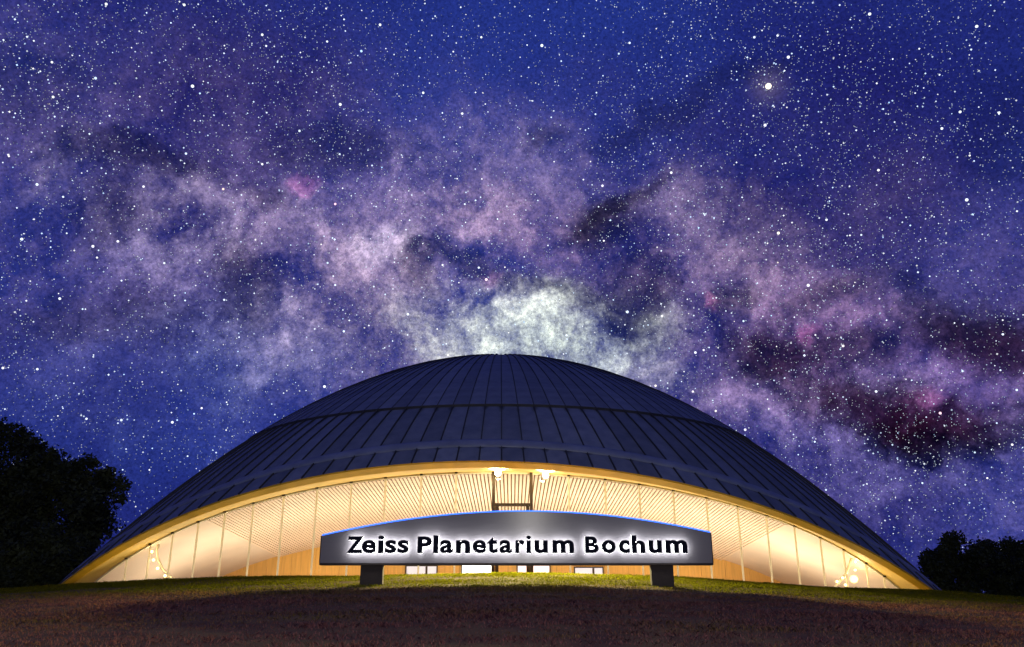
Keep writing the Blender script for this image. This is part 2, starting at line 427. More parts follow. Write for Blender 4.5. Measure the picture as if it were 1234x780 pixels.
# roof underlay
NS = 264; RR = 30
v, f = [], []
for i in range(NS):
    ph = PH0 + i * 2 * math.pi / NS
    c = r_cut(ph); rb = (c - 0.02) if c is not None else R_GROUND
    for j in range(RR + 1): v.append(dome(ph, 0.02 + (rb - 0.02) * j / RR, -0.01))
for i in range(NS):
    for j in range(RR):
        a, b = i * (RR + 1) + j, ((i + 1) % NS) * (RR + 1) + j
        f.append((a, a + 1, b + 1, b))
roof = link('roof', new_mesh('roof', v, f, M_UNDER, True), planet)
def sheet(phiA, phiB, r0, r1fun, hts, nseg, gap, name, mat, nu=1, thick=None):
    """one roof sheet between two meridians, folded down along its edges"""
    vs, uvs, fs = [], [], []
    for k in range(nu + 1):
        for j in range(nseg + 1):
            t = j / nseg; s = k / nu
            ph = phiA + (phiB - phiA) * s
            ra = r0(ph) if callable(r0) else r0
            rb = r1fun(ph)
            r = ra + (rb - ra) * t
            g = gap / max(r, .4) / 2
            ph2 = (phiA + g) + (phiB - phiA - 2 * g) * s
            hh = hts[0] + (hts[1] - hts[0]) * t
            vs.append(dome(ph2, r, hh)); uvs.append((s, t))
    nt_ = len(vs); w = nseg + 1
    for k in range(nu):
        for j in range(nseg):
            fs.append((k * w + j, k * w + j + 1, (k + 1) * w + j + 1, (k + 1) * w + j))
    # skirts along the four edges
    loop = [j for j in range(w)] + [k * w + nseg for k in range(1, nu + 1)] + [nu * w + j for j in range(nseg - 1, -1, -1)] + [k * w for k in range(nu - 1, 0, -1)]
    base = len(vs)
    for i in loop:
        p = vs[i]; s_, t_ = uvs[i]
        n = np.array([p[0] - X0, p[1] - YC, 14.0]); n /= np.linalg.norm(n)
        hh = (hts[0] + (hts[1] - hts[0]) * t_) + 0.012
        vs.append(p - n * (thick if thick else hh)); uvs.append((s_, t_))
    m = len(loop)
    for i in range(m): fs.append((loop[(i + 1) % m], loop[i], base + i, base + (i + 1) % m))
    me = new_mesh(name, vs, fs, mat)
    uvl = me.uv_layers.new(name='UVMap')
    idx = np.zeros(len(me.loops), np.int32); me.loops.foreach_get('vertex_index', idx)
    uvl.data.foreach_set('uv', np.array(uvs, np.float32)[idx].ravel())
    return me
# upper tier: identical sheets turned about the axis
up_me = sheet(-DPHI / 2, DPHI / 2, 0.9, lambda p: R_TIER + .10, (0.05, 0.11), 9, 0.03, 'roof_panel', M_ROOF)
up_me.transform(Matrix.Translation((-X0, -YC, 0)))
for i in range(NP):
    o = link('roof_panel', up_me, roof); o.location = (X0, YC, 0); o.rotation_euler = (0, 0, PH0 + (i + .5) * DPHI)
# lower tier: cut by the edge band
FRONT_END = max(PHI_R, -PHI_L) + 0.2
back_me = sheet(-DPHI / 2, DPHI / 2, R_TIER, lambda p: R_GROUND, (0.035, 0.045), 8, 0.03, 'roof_panel', M_ROOF)
back_me.transform(Matrix.Translation((-X0, -YC, 0)))
for i in range(NP):
    a = PH0 + i * DPHI
    if a > math.pi: a -= 2 * math.pi
    mid = a + DPHI / 2
    if abs(mid) < FRONT_END:
        link('roof_panel', sheet(a, a + DPHI, R_TIER, lambda p: r_band(p) + .03, (0.035, 0.045), 8, 0.03, 'roof_panel', M_ROOF), roof)
    else:
        o = link('roof_panel', back_me, roof); o.location = (X0, YC, 0); o.rotation_euler = (0, 0, mid)
# crown cap
mb = MB(); n = 40
for j, (r, h) in enumerate(((1.6, .05), (1.5, .11), (.8, .13), (.05, .14))):
    for k in range(n): mb.v.append(tuple(dome(2 * math.pi * k / n, r, h)))
for j in range(3):
    for k in range(n): mb.f.append([j * n + k, j * n + (k + 1) % n, (j + 1) * n + (k + 1) % n, (j + 1) * n + k])
mb.build('ridge_cap', M_TRIM, roof, True)
# standing seams: thin dark ribs along every joint, a pixel wide each
mb = MB()
for i in range(NP):
    a = PH0 + i * DPHI
    if a > math.pi: a -= 2 * math.pi
    for (ra, rb, h0, n_) in ((1.5, R_TIER + .10, .075, 10), (R_TIER + .12, r_band(a) + .02, .05, 6)) + (((r_band(a) + (rc_ext(a) - r_band(a)) * .37, rc_ext(a), .075, 3),) if PHI_L < a < PHI_R else ()):
        b0 = len(mb.v)
        for j in range(n_ + 1):
            r = ra + (rb - ra) * j / n_; g = .016 / r
            for dp, h in ((-g, .0), (-g, h0 + .045), (g, h0 + .045), (g, .0)): mb.v.append(tuple(dome(a + dp, r, h)))
        for j in range(n_):
            for q in range(3): mb.f.append([b0 + j * 4 + q, b0 + j * 4 + q + 1, b0 + (j + 1) * 4 + q + 1, b0 + (j + 1) * 4 + q])
        mb.f.append([b0 + n_ * 4 + q for q in range(4)])
mb.build('standing_seams', M_SEAM_SHADE, roof, kind='stuff')
# painted shadow gap under the upper tier; dark line above the edge trim
v = []; n = 264
for i in range(n):
    ph = PH0 + i * 2 * math.pi / n
    v += [dome(ph, R_TIER + .112, .125), dome(ph, R_TIER + .165, .0)]
link('tier_shadow_strip', new_mesh('tier_shadow_strip', v, [(2 * i, 2 * i + 1, (2 * i + 3) % (2 * n), (2 * i + 2) % (2 * n)) for i in range(n)], M_SEAM_SHADE), roof)
v = []; n = 160
for i in range(n + 1):
    ph = (PHI_L - .03) + (PHI_R - PHI_L + .06) * i / n
    v += [dome(ph, r_band(ph) - .035, .056), dome(ph, r_band(ph) + .012, .06)]
link('trim_top_line', new_mesh('trim_top_line', v, [(2 * i, 2 * i + 1, 2 * i + 3, 2 * i + 2) for i in range(n)], M_SEAM_SHADE), roof)
# raised edge trim that follows the arch, then the band of short sheets below it
T0, T1 = PHI_L - .03, PHI_R + .03
v, f = [], []
n = 160
PROF = [(0.0, -.01), (0.02, .10), (0.10, .135), (0.30, .12), (0.36, .085), (0.36, -.01)]
for i in range(n + 1):
    ph = T0 + (T1 - T0) * i / n
    rb, rc = r_band(ph), rc_ext(ph)
    for t, h in PROF: v.append(dome(ph, rb + (rc - rb) * t, h))
f = [(i * 6 + j, i * 6 + j + 1, (i + 1) * 6 + j + 1, (i + 1) * 6 + j) for i in range(n) for j in range(5)]
link('edge_trim', new_mesh('edge_trim', v, f, M_TRIM, True), roof)
for i in range(NP):
    a = PH0 + i * DPHI
    if a > math.pi: a -= 2 * math.pi
    if a < T0 or a + DPHI > T1: continue
    lo = lambda p: r_band(p) + (rc_ext(p) - r_band(p)) * .34
    link('edge_panel', sheet(a, a + DPHI, lo, lambda p: rc_ext(p), (0.075, 0.07), 3, 0.05, 'edge_panel', M_ROOF), roof)

# glass line and arch rim
GOLD = [(111.3,704.6),(153.6,671),(188,653),(239.5,629),(306,605.4),(360,592),(421,580.7),(506,572),(579,569),(697,574),(770,582.4),(843.5,598),(860,600.8),(921.5,620),(985.6,647),(1039.5,675),(1085.6,711)]
GY0, GQ, GXC = 30.2, 0.016, -0.55
PG = np.array([on_plan(x, y, GY0, GQ, GXC) for x, y in GOLD])
GPOLY = np.polyfit(PG[:, 0], PG[:, 2], 6)
def glass_y(x): return GY0 + GQ * (x - GXC) ** 2
def glass_z(x): return float(np.polyval(GPOLY, x))
FLOOR_Z = -0.95
def x_end(sgn):
    x = sgn * 10.0
    while glass_z(x) > FLOOR_Z + .05 and abs(x) < 19: x += sgn * .02
    return x
GXL, GXR = x_end(-1), x_end(1)
LIPS = []
n = 180
for i in range(n + 1):
    ph = T0 + (T1 - T0) * i / n
    LIPS.append(dome(ph, rc_ext(ph)))
LIPS = np.array(LIPS)
RIMH = 0.15
v, f = [], []
xl0, xl1 = LIPS[0, 0], LIPS[-1, 0]
def inward(i):
    a, b = LIPS[max(i - 1, 0)], LIPS[min(i + 1, n)]
    t = (b - a) / np.linalg.norm(b - a)
    return t
for i in range(n + 1):
    p = LIPS[i]
    a = (p[0] - xl0) / (xl1 - xl0); gx = (GXL - .12) + (GXR - GXL + .24) * a
    g = np.array([gx, glass_y(gx), glass_z(gx)])
    t = inward(i); out = dome(math.atan2(p[0] - X0, YC - p[1]), math.hypot(p[0] - X0, p[1] - YC), .075)
    # the rim board hangs square to the arch from the roof edge
    up = np.cross(np.array([0, -1, 0.0]), t); up /= np.linalg.norm(up); up = up if up[2] > 0 else -up
    fb = p + np.array([0, .20, 0]) - up * RIMH
    v += [out, p + np.array([0, -.035, 0]), fb, fb + np.array([0, .10, 0]), g + np.array([0, -.02, 0.0]), g + np.array([0, .25, .05])]
fr = [(i * 6 + j, i * 6 + j + 1, (i + 1) * 6 + j + 1, (i + 1) * 6 + j) for i in range(n) for j in (0, 1, 2)]
fs_ = [(i * 6 + j, i * 6 + j + 1, (i + 1) * 6 + j + 1, (i + 1) * 6 + j) for i in range(n) for j in (3, 4)]
link('arch_rim', new_mesh('arch_rim', v, fr, M_RIM), planet, label='ochre rim board round the edge of the arch')
link('soffit', new_mesh('soffit', v, fs_, M_SOFFIT), planet, label='cream soffit between rim and glass')

# glazing: top rail > mullions and panes
MX = [153.6,181.8,208.7,239.5,271.5,306,342.5,382.6,424,465,508,550,595,640,685,729,770,811,851,888.5,923,957,988,1016,1043,1065]
gx_, gy_ = [p[0] for p in GOLD], [p[1] for p in GOLD]
MXW = [float(on_plan(x, float(np.interp(x, gx_, gy_)), GY0, GQ, GXC)[0]) for x in MX]
mb = MB()
xs = np.linspace(GXL, GXR, 90)
mb.tube([(x, glass_y(x), glass_z(x) - .03) for x in xs], 0.045, 6)
rail = mb.build('top_rail', M_MULL, planet, True)
for k, x in enumerate(MXW):
    y = glass_y(x); zt_ = glass_z(x)
    if k in (12, 13): continue
    mb = MB()
    vs = []
    for dx, dy in ((-.03, -.03), (-.014, -.05), (.014, -.05), (.03, -.03), (.03, .02), (-.03, .02)):
        for z in (FLOOR_Z, zt_ - .02): vs.append((x + dx, y + dy, z))
    mb.add(vs, [(2 * i, (2 * i + 2) % 12, (2 * i + 3) % 12, 2 * i + 1) for i in range(6)] + [(1, 3, 5, 7, 9, 11), (10, 8, 6, 4, 2, 0)])
    m_ = mb.build('mullion', M_FIN, rail)
    mb = MB(); mb.box((x, y - .09, zt_ - .03), (.05, .03, .03)); mb.build('bracket', M_DARKMETAL, rail)
edges = [GXL + .02] + MXW + [GXR - .02]
for a, b in zip(edges[:-1], edges[1:]):
    k = 6; vs = []
    for i in range(k + 1):
        x = a + .03 + (b - a - .06) * i / k
        for z in (FLOOR_Z, glass_z(x) - .02): vs.append((x, glass_y(x) + .005, z))
    link('pane', new_mesh('pane', vs, [(2 * i, 2 * i + 2, 2 * i + 3, 2 * i + 1) for i in range(k)], M_GLASS), rail)
# dark entrance portal
portal = MB()
for x in (MXW[12], MXW[13]): portal.box((x, glass_y(x) + .0, (glass_z(x) + FLOOR_Z) / 2), (.055, .11, (glass_z(x) - FLOOR_Z) / 2))
po = portal.build('portal_frame', M_DARKMETAL, planet, label='dark bronze entrance portal')
zb = at_depth(617, 608.5, GY0)[2]
mb = MB(); mb.box(((MXW[12] + MXW[13]) / 2, glass_y(0) - .01, zb), ((MXW[13] - MXW[12]) / 2 - .056, .09, .05)); mb.build('transom', M_DARKMETAL, po)
mb = MB()
for sg, x in ((1, MXW[12]), (-1, MXW[13])): mb.box((x + sg * .13, glass_y(0) - .01, (zb + FLOOR_Z) / 2 - .03), (.06, .08, (zb - FLOOR_Z) / 2 - .03))
mb.build('door_jamb', M_DARKMETAL, po)

# vaulted ceiling, slats, rear wall
YB, SLOPE = 43.0, 0.07
def vault_z(x, y): return glass_z(x) - SLOPE * (y - glass_y(x))
v = []; nx, ny = 120, 14
for j in range(ny + 1):
    for i in range(nx + 1):
        x = GXL + (GXR - GXL) * i / nx; y0 = glass_y(x) + .06
        y = y0 + (YB + .15 - y0) * j / ny
        v.append((x, y, vault_z(x, y) + .0))
ceil = link('ceiling', new_mesh('ceiling', v, grid_faces(nx + 1, ny + 1), M_PLASTER, True), planet, label='vaulted cream foyer ceiling')
SP = 0.142
XS0, XS1 = -11.6, 10.5
v = []
for j in range(2):
    for i in range(81):
        x = XS0 - .03 + (XS1 - XS0) * i / 80; y0 = glass_y(x) + .07; y = y0 + (YB - .02 - y0) * j
        v.append((x, y, vault_z(x, y) - .015))
link('slat_backing', new_mesh('slat_backing', v, grid_faces(81, 2), M_CEIL, True), ceil)
k = 0; x = XS0
while x < XS1:
    sl = (glass_z(x + .05) - glass_z(x - .05)) / .1 + SLOPE * 2 * GQ * (x - GXC) * 0
    nrm = Vector((-sl, 0, 1)).normalized()
    y0 = glass_y(x) + .08
    p, q = Vector((x, y0, vault_z(x, y0))) - nrm * .05, Vector((x, YB - .03, vault_z(x, YB - .03))) - nrm * .05
    mb = MB(); mb.bar(p, q, .094, .05, nrm); mb.build('ceiling_slat', M_SLAT, ceil)
    x += SP / math.sqrt(1 + sl * sl) if abs(sl) > 0 else SP
# rear wall: joint board with veneer panels
wx0, wx1 = -17.0, 15.4
def wall_z(x): return vault_z(x, YB) + .03
mb = MB(); xs = np.linspace(wx0, wx1, 60)
vs = []
for x in xs: vs += [(x, YB + .06, FLOOR_Z), (x, YB + .06, max(wall_z(x), FLOOR_Z + .02))]
rear = link('rear_wall', new_mesh('rear_wall', vs, [(2 * i, 2 * i + 2, 2 * i + 3, 2 * i + 1) for i in range(59)], M_JOINT), planet, label='orange veneered wall at the back of the foyer')
PW = 1.2
x = wx0
while x < wx1 - .3:
    a, b = x + .006, min(x + PW, wx1) - .006
    vs = []
    for xx in np.linspace(a, b, 4):
        zt_ = max(wall_z(xx), FLOOR_Z + .03)
        vs += [(xx, YB, FLOOR_Z), (xx, YB, zt_), (xx, YB + .05, zt_), (xx, YB + .05, FLOOR_Z)]
    fs = []
    for i in range(3):
        for j in range(4): fs.append((i * 4 + j, i * 4 + (j + 1) % 4, (i + 1) * 4 + (j + 1) % 4, (i + 1) * 4 + j))
    fs += [(0, 1, 2, 3), (15, 14, 13, 12)]
    link('wall_panel', new_mesh('wall_panel', vs, fs, M_WOOD), rear)
    x += PW
# lit doors and windows low in the rear wall
def rear_window(xa, xb, ytop, mat, mulls=(), name='window'):
    A, B = at_depth(xa, ytop, YB - .1), at_depth(xb, ytop, YB - .1)
    z1 = A[2]; z0 = FLOOR_Z + .05
    mb = MB(); cx = (A[0] + B[0]) / 2; hw = (B[0] - A[0]) / 2
    for sx in (-1, 1): mb.box((cx + sx * (hw + .03), YB - .06, (z0 + z1) / 2), (.03, .055, (z1 - z0) / 2))
    mb.box((cx, YB - .06, z1 + .03), (hw + .06, .055, .03))
    fr_ = mb.build(name, M_DARKMETAL, planet)
    mb = MB(); mb.box((cx, YB - .04, (z0 + z1) / 2), (hw - .002, .02, (z1 - z0) / 2 - .002)); mb.build('lit_pane', mat, fr_)
    for m in mulls:
        P = at_depth(m, ytop, YB - .1)
        mb = MB(); mb.box((P[0], YB - .085, (z0 + z1) / 2 - .004), (.05, .02, (z1 - z0) / 2 - .004)); mb.build('glazing_bar', M_DARKMETAL, fr_)
    return fr_
rear_window(490, 526, 682.5, M_GREYPANE, (514,))
rear_window(557, 592, 681.5, M_WHITEPANE)
rear_window(624, 662, 682, M_PINKPANE, (638,))
rear_window(693, 726, 684.5, M_GREYPANE, (715,))
# foyer floor
vs = []
for x in np.linspace(GXL, GXR, 40):
    vs += [(x, glass_y(x) - .1, FLOOR_Z), (x, YB + .1, FLOOR_Z)]
link('foyer_floor', new_mesh('foyer_floor', vs, [(2 * i, 2 * i + 2, 2 * i + 3, 2 * i + 1) for i in range(39)], M_FLOOR), planet)

# ------------------------------------------------------------------ lamps
def point_light(name, loc, watts, col, rad, parent):
    l = bpy.data.lights.new(name, 'POINT'); l.energy = watts; l.color = col; l.shadow_soft_size = rad
    o = bpy.data.objects.new(name, l); COL.objects.link(o); o.location = loc; o.parent = parent
    return o
def flood(px, py, label):
    P = on_plan(px, py, GY0 - .45, GQ, GXC)
    e = link('floodlight', None, label=label, cat='floodlight', group='floodlights under the arch rim'); e.location = P
    mb = MB(); mb.ball((0, 0, 0), .11); mb.build('lens', M_LAMP, e, True)
    mb = MB(); mb.tube([(0, .03, .02), (0, .16, .06)], [.115, .06], 12); mb.build('housing', M_DARKMETAL, e)
    mb = MB(); mb.bar((0, .12, .05), (0, .12, .30), .03, .03, (0, 1, 0)); mb.build('arm', M_DARKMETAL, e)
    l = bpy.data.lights.new('floodlight_light', 'SPOT'); l.energy = 9000; l.color = (1, .80, .36); l.spot_size = math.radians(108); l.spot_blend = .9; l.shadow_soft_size = .3
    o = bpy.data.objects.new('floodlight_light', l); COL.objects.link(o); o.parent = e; o.location = (0, -.12, -.05); o.rotation_euler = (math.radians(-50), 0, 0)
    point_light('floodlight_spill', (0, -.16, -.02), 60, (1, .80, .42), .1, e)
flood(600, 570, 'round floodlight beside the dark portal post under the arch rim')
flood(657.5, 572.5, 'round floodlight over the pale glass bay right of the portal')
WARM = (1.0, 0.76, 0.44)
def bulb(px, py, r, watts, label, group, mat=M_BULB, dy=.28, name='bulb_lamp', cat='lamp'):
    P = on_plan(px, py, GY0 + dy, GQ, GXC)
    e = link(name, None, label=label, cat=cat, group=group); e.location = P
    mb = MB(); mb.ball((0, 0, 0), r); mb.build('bulb', mat, e, True)
    mb = MB(); mb.tube([(0, r * .6, 0), (0, r * .6 + .16, 0)], [r * .5, r * .45], 8); mb.build('socket', M_MULL, e)
    if watts: point_light(name + '_light', (0, -r - .05, 0), watts, WARM, r, e)
for (x, y), w in zip(((183, 665), (185, 675), (190, 685), (199, 694)), ('topmost bulb of the four bulbs in a curved row', 'second bulb from the top of the row of four', 'third bulb from the top of the row of four', 'lowest bulb of the row of four, by the grass')):
    bulb(x, y, .05, 5, w, 'bulbs of the four lamp row')
for (x, y), w in zip(((1031, 677), (1030.5, 687), (1019, 705), (1008.7, 701), (1015.5, 696.5)), ('topmost warm bulb above the big globe lamp', 'warm bulb just above the big globe lamp', 'warm bulb at the grass below the big globe lamp', 'warm bulb farthest from the big globe lamp', 'warm bulb on the rib between globe lamp and farthest bulb')):
    bulb(x, y, .045, 4, w, 'bulbs about the globe lamp')
bulb(1029, 698, .15, 40, 'big yellow globe lamp glowing low behind the glass', None, M_GLOBE, .9, 'globe_lamp', 'globe lamp')
# curved ribs that carry the bulbs
for pts in (((191, 656), (189, 664), (190.5, 674), (196, 686), (205, 695), (216, 702)), ((1027, 668), (1024, 680), (1019, 692), (1011, 702), (1004, 710))):
    mb = MB(); mb.tube([on_plan(x, y, GY0 + .5, GQ, GXC) for x, y in pts], .05, 6); mb.build('ceiling_rib', M_MULL, planet, True)
# unseen uplights added on the foyer floor to brighten the vault
UPL = [(-9.5, 40.0), (-3.5, 39.0), (3.0, 39.0), (8.0, 40.0), (-14.2, 37.0), (12.6, 36.8), (-12.0, 35.6), (-8.2, 34.2), (-4.6, 33.6), (-1.5, 33.2), (2.2, 33.2), (5.2, 33.6), (8.4, 34.4), (11.2, 35.6)]
for i, (x, y) in enumerate(UPL):
    e = link('floor_uplight', None, label='unseen low box uplight added on the foyer floor behind the glass', cat='uplight', group='added uplights along the foyer'); e.location = (x, y, FLOOR_Z)
    mb = MB(); mb.box((0, 0, .06), (.8, .2, .06)); mb.build('housing', M_DARKMETAL, e)
    l = bpy.data.lights.new('floor_uplight_light', 'AREA'); l.shape = 'RECTANGLE'; l.size = 1.5; l.size_y = .35
    l.energy = (110, 110, 110, 110, 50, 50, 130, 175, 225, 250, 250, 225, 175, 130)[i]; l.color = (1.0, 0.87, 0.66)
    o = bpy.data.objects.new('floor_uplight_light', l); COL.objects.link(o); o.parent = e; o.location = (0, 0, .16)
    o.rotation_euler = (math.radians(180), 0, 0)

def ground_spot(x, dy, watts, label):
    e = link('ground_spotlight', None, label=label, cat='spotlight', group='spotlights at the arch feet'); y = glass_y(x) - dy
    e.location = (x, y, max(float(ground_z(x, y)), -1) - .02)
    mb = MB(); mb.tube([(0, 0, -.1), (0, 0, .06), (0, 0, .1)], [.09, .09, .11], 12); mb.build('housing', M_DARKMETAL, e)
    mb = MB(); mb.tube([(0, 0, .1), (0, 0, .108)], [.09, .09], 12); mb.build('lens', M_BULB, e)
    l = bpy.data.lights.new('ground_spotlight_light', 'SPOT'); l.energy = watts; l.color = (1, .80, .38); l.spot_size = math.radians(160); l.spot_blend = .5; l.shadow_soft_size = .09
    o = bpy.data.objects.new('ground_spotlight_light', l); COL.objects.link(o); o.parent = e; o.location = (0, 0, .13); o.rotation_euler = (math.pi, 0, 0)

# ------------------------------------------------------------------ lawn
CREST = [(0,712),(60,708),(111,704),(180,700),(239,697.4),(360,693.6),(480,692),(617,691),(740,693),(860,698.7),(1000,708),(1090,712),(1135,715),(1234,731.6)]
PC = np.array([on_plan(x, y, 27.2, .016, -.55) for x, y in CREST])
cx_ = np.concatenate([[-400, -60, -30], PC[:, 0], [26, 45, 400]])
cz_ = np.concatenate([[-1.6, -.9, .10], PC[:, 2], [-.75, -1.5, -1.6]])
def vnoise(x, y, s, seed):
    """smooth value noise on numpy arrays"""
    r = np.random.default_rng(seed).random((256, 256))
    u, w = x / s, y / s; i, j = np.floor(u).astype(int), np.floor(w).astype(int); a, b = u - i, w - j
    a, b = a * a * (3 - 2 * a), b * b * (3 - 2 * b)
    g = lambda p, q: r[p % 256, q % 256]
    return (g(i, j) * (1 - a) + g(i + 1, j) * a) * (1 - b) + (g(i, j + 1) * (1 - a) + g(i + 1, j + 1) * a) * b
def ground_z(x, y):
    x = np.asarray(x, float); y = np.asarray(y, float)
    yc = 27.2 + .016 * (np.clip(x, -20, 20) + .55) ** 2
    zc = np.interp(x, cx_, cz_)
    t = np.clip(y / yc, 0, 1)
    pr = 1 - (1 - t) ** 1.2
    z = -1.6 + (zc + 1.6) * pr
    inside = np.clip((24 - np.abs(x)) / 4, 0, 1)
    b = np.clip((y - yc - .6) / 2.0, 0, 1); b = b * b * (3 - 2 * b)
    zin = z + (FLOOR_Z - .12 - z) * b
    b2 = np.clip((y - yc) / 40, 0, 1); b2 = b2 * b2 * (3 - 2 * b2)
    zout = z + (-1.5 - z) * b2
    out_ = zin * inside + zout * (1 - inside)
    bump = (vnoise(x, y, 1.7, 1) - .5) * .05 + (vnoise(x, y, 5.0, 2) - .5) * .10
    return out_ + bump * np.clip(t * 1.0, 0, 1) * np.clip(1 - b, 0, 1)
def mat_ground():
    m, nt, b = mat_new('lawn_soil'); N, L = nt.nodes, nt.links
    tcn = N.new('ShaderNodeTexCoord')
    n = N.new('ShaderNodeTexNoise'); n.inputs['Scale'].default_value = 1.3; n.inputs['Detail'].default_value = 8; L.new(tcn.outputs['Object'], n.inputs['Vector'])
    r = N.new('ShaderNodeValToRGB'); r.color_ramp.elements[0].position = .35; r.color_ramp.elements[1].position = .68
    r.color_ramp.elements[0].color = (.075, .040, .036, 1); r.color_ramp.elements[1].color = (.12, .075, .045, 1)
    L.new(n.outputs['Fac'], r.inputs[0]); L.new(r.outputs[0], b.inputs['Base Color'])
    b.inputs['Roughness'].default_value = .95; b.inputs['Specular IOR Level'].default_value = .1
    return m
xs = np.unique(np.concatenate([np.linspace(-26, 26, 131), np.linspace(-60, -26, 18), np.linspace(26, 60, 18), [-700, -400, -220, -120, 120, 220, 400, 700]]))
ys = np.unique(np.concatenate([np.linspace(4, 40, 121), np.linspace(-12, 4, 9), np.linspace(40, 80, 15), [-700, -300, -100, -40, 110, 160, 260, 420, 900]]))
X, Y = np.meshgrid(xs, ys)
Z = ground_z(X, Y)
vv = np.stack([X.ravel(), Y.ravel(), Z.ravel()], 1)
nx, ny = len(xs), len(ys)
I = (np.arange(ny - 1)[:, None] * nx + np.arange(nx - 1)[None, :]).ravel()
qf = np.stack([I, I + 1, I + nx + 1, I + nx], 1)
gme = big_mesh('ground', vv, qf, mat_ground()); gme.polygons.foreach_set('use_smooth', [True] * len(gme.polygons))
link('ground', gme, kind='structure', label='sloping lawn mound in front of the dome')
def mat_grass():
    m, nt, b = mat_new('grass_blades'); N, L = nt.nodes, nt.links
    at = N.new('ShaderNodeAttribute'); at.attribute_name = 'tint'
    L.new(at.outputs['Color'], b.inputs['Base Color']); b.inputs['Roughness'].default_value = .7; b.inputs['Specular IOR Level'].default_value = .12
    t = N.new('ShaderNodeBsdfTranslucent'); sc = N.new('ShaderNodeVectorMath'); sc.operation = 'MULTIPLY'; sc.inputs[1].default_value = (1.5, 1.6, .8)
    L.new(at.outputs['Color'], sc.inputs[0]); L.new(sc.outputs[0], t.inputs[0])
    mx = N.new('ShaderNodeMixShader'); mx.inputs[0].default_value = .5; L.new(b.outputs[0], mx.inputs[1]); L.new(t.outputs[0], mx.inputs[2])
    L.new(mx.outputs[0], N['Material Output'].inputs['Surface'])
    return m
NB = 520000
bx = RNG.uniform(-24, 24, NB); tt = RNG.random(NB) ** .8
byc = 27.2 + .016 * (np.clip(bx, -20, 20) + .55) ** 2
by = 8.5 + (byc + .9 - 8.5) * tt
dens = vnoise(bx * .45 + by * .08, by * 2.4, .9, 11) * .55 + vnoise(bx * .6, by * 2.2, .28, 12) * .45
keep = RNG.random(NB) < np.clip(.15 + 1.2 * dens, 0, 1)
bx, by, dens = bx[keep], by[keep], dens[keep]; NB = len(bx)
bz = ground_z(bx, by) - .01
hgt = (.018 + .062 * dens ** 1.5) * RNG.uniform(.6, 1.4, NB)
az = RNG.uniform(0, 2 * np.pi, NB); lean = RNG.uniform(.3, 1.6, NB) * hgt
wa = az + np.pi / 2 + RNG.uniform(-.5, .5, NB); wd = RNG.uniform(.004, .009, NB)
base = np.stack([bx, by, bz], 1)
side = np.stack([np.cos(wa) * wd, np.sin(wa) * wd, np.zeros(NB)], 1)
tip = base + np.stack([np.cos(az) * lean, np.sin(az) * lean, hgt], 1)
mid = base + np.stack([np.cos(az) * lean * .35, np.sin(az) * lean * .35, hgt * .62], 1)
vv = np.stack([base - side, base + side, mid + side * .7, tip, mid - side * .7], 1).reshape(-1, 3)
qf = (np.arange(NB)[:, None] * 5 + np.arange(5)[None, :])
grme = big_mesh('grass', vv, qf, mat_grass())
dry_unlit = np.clip(vnoise(bx * .6, by * 1.8, 1.6, 21) * .7 + vnoise(bx * .5, by * 2.2, .4, 22) * .5 + RNG.normal(0, .12, NB) + np.clip((18.0 - by) / 4.0, -1.0, .35), 0, 1)[:, None]  # random dry patches; slope term paints the crest lit green, the foreground dusk brown
green_lit, straw_dusk = np.array([.135, .135, .007]), np.array([.235, .098, .108])
tint = (green_lit * (1 - dry_unlit) + straw_dusk * dry_unlit) * RNG.uniform(.8, 1.2, (NB, 1))
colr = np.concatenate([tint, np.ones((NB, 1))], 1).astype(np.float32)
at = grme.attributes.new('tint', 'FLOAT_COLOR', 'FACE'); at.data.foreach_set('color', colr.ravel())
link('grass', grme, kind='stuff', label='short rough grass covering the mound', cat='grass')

ground_spot(-14.6, .55, 60, 'small ground spotlight under the arch foot beside the tall tree')
for x_ in (-10.5, -6.0, 4.5, 9.0): ground_spot(x_, .6, 45, 'small unseen spotlight added along the foot of the glass front')  # unseen lamps added to brighten the rim and soffit
ground_spot(13.6, .55, 60, 'small ground spotlight under the arch foot near the globe lamp')
# ------------------------------------------------------------------ sign
SY = 20.6
def sp(x, y): p = at_depth(x, y, SY); return p
sign = link('entrance_sign', None, label='long brushed steel sign with arched top and dark backlit letters on two posts', cat='sign')
TOPP = [(387, 646), (420, 638.8), (460, 631.5), (500, 625.5), (540, 621), (580, 618), (620, 616.6), (660, 617), (700, 619.2), (740, 623), (780, 628), (820, 634.6), (857, 642.5)]
tp = np.array([sp(*p) for p in TOPP]); cq = np.polyfit(tp[:, 0], tp[:, 2], 4)
sx0, sx1 = sp(386.5, 664)[0], sp(857.8, 664)[0]
sz0 = sp(622, 681)[2]
TH = .28
def s_top(x): return float(np.polyval(cq, x))
xs = np.linspace(sx0, sx1, 49)
vs, fs = [], []
for x in xs:
    z1 = s_top(x)
    vs += [(x, SY, sz0 + .045), (x, SY, z1), (x, SY + TH, z1), (x, SY + TH, sz0 + .045)]
for i in range(48):
    for j in range(4): fs.append((i * 4 + j, (i + 1) * 4 + j, (i + 1) * 4 + (j + 1) % 4, i * 4 + (j + 1) % 4))
fs += [(3, 2, 1, 0), (192, 193, 194, 195)]
me = new_mesh('panel', vs, fs, M_BRUSHED)
uvl = me.uv_layers.new(name='UVMap'); arr = np.array(vs)
idx = np.zeros(len(me.loops), np.int32); me.loops.foreach_get('vertex_index', idx)
uvl.data.foreach_set('uv', np.stack([arr[idx, 0] / 10, arr[idx, 2] / 10], 1).astype(np.float32).ravel())
panel = link('panel', me, sign)
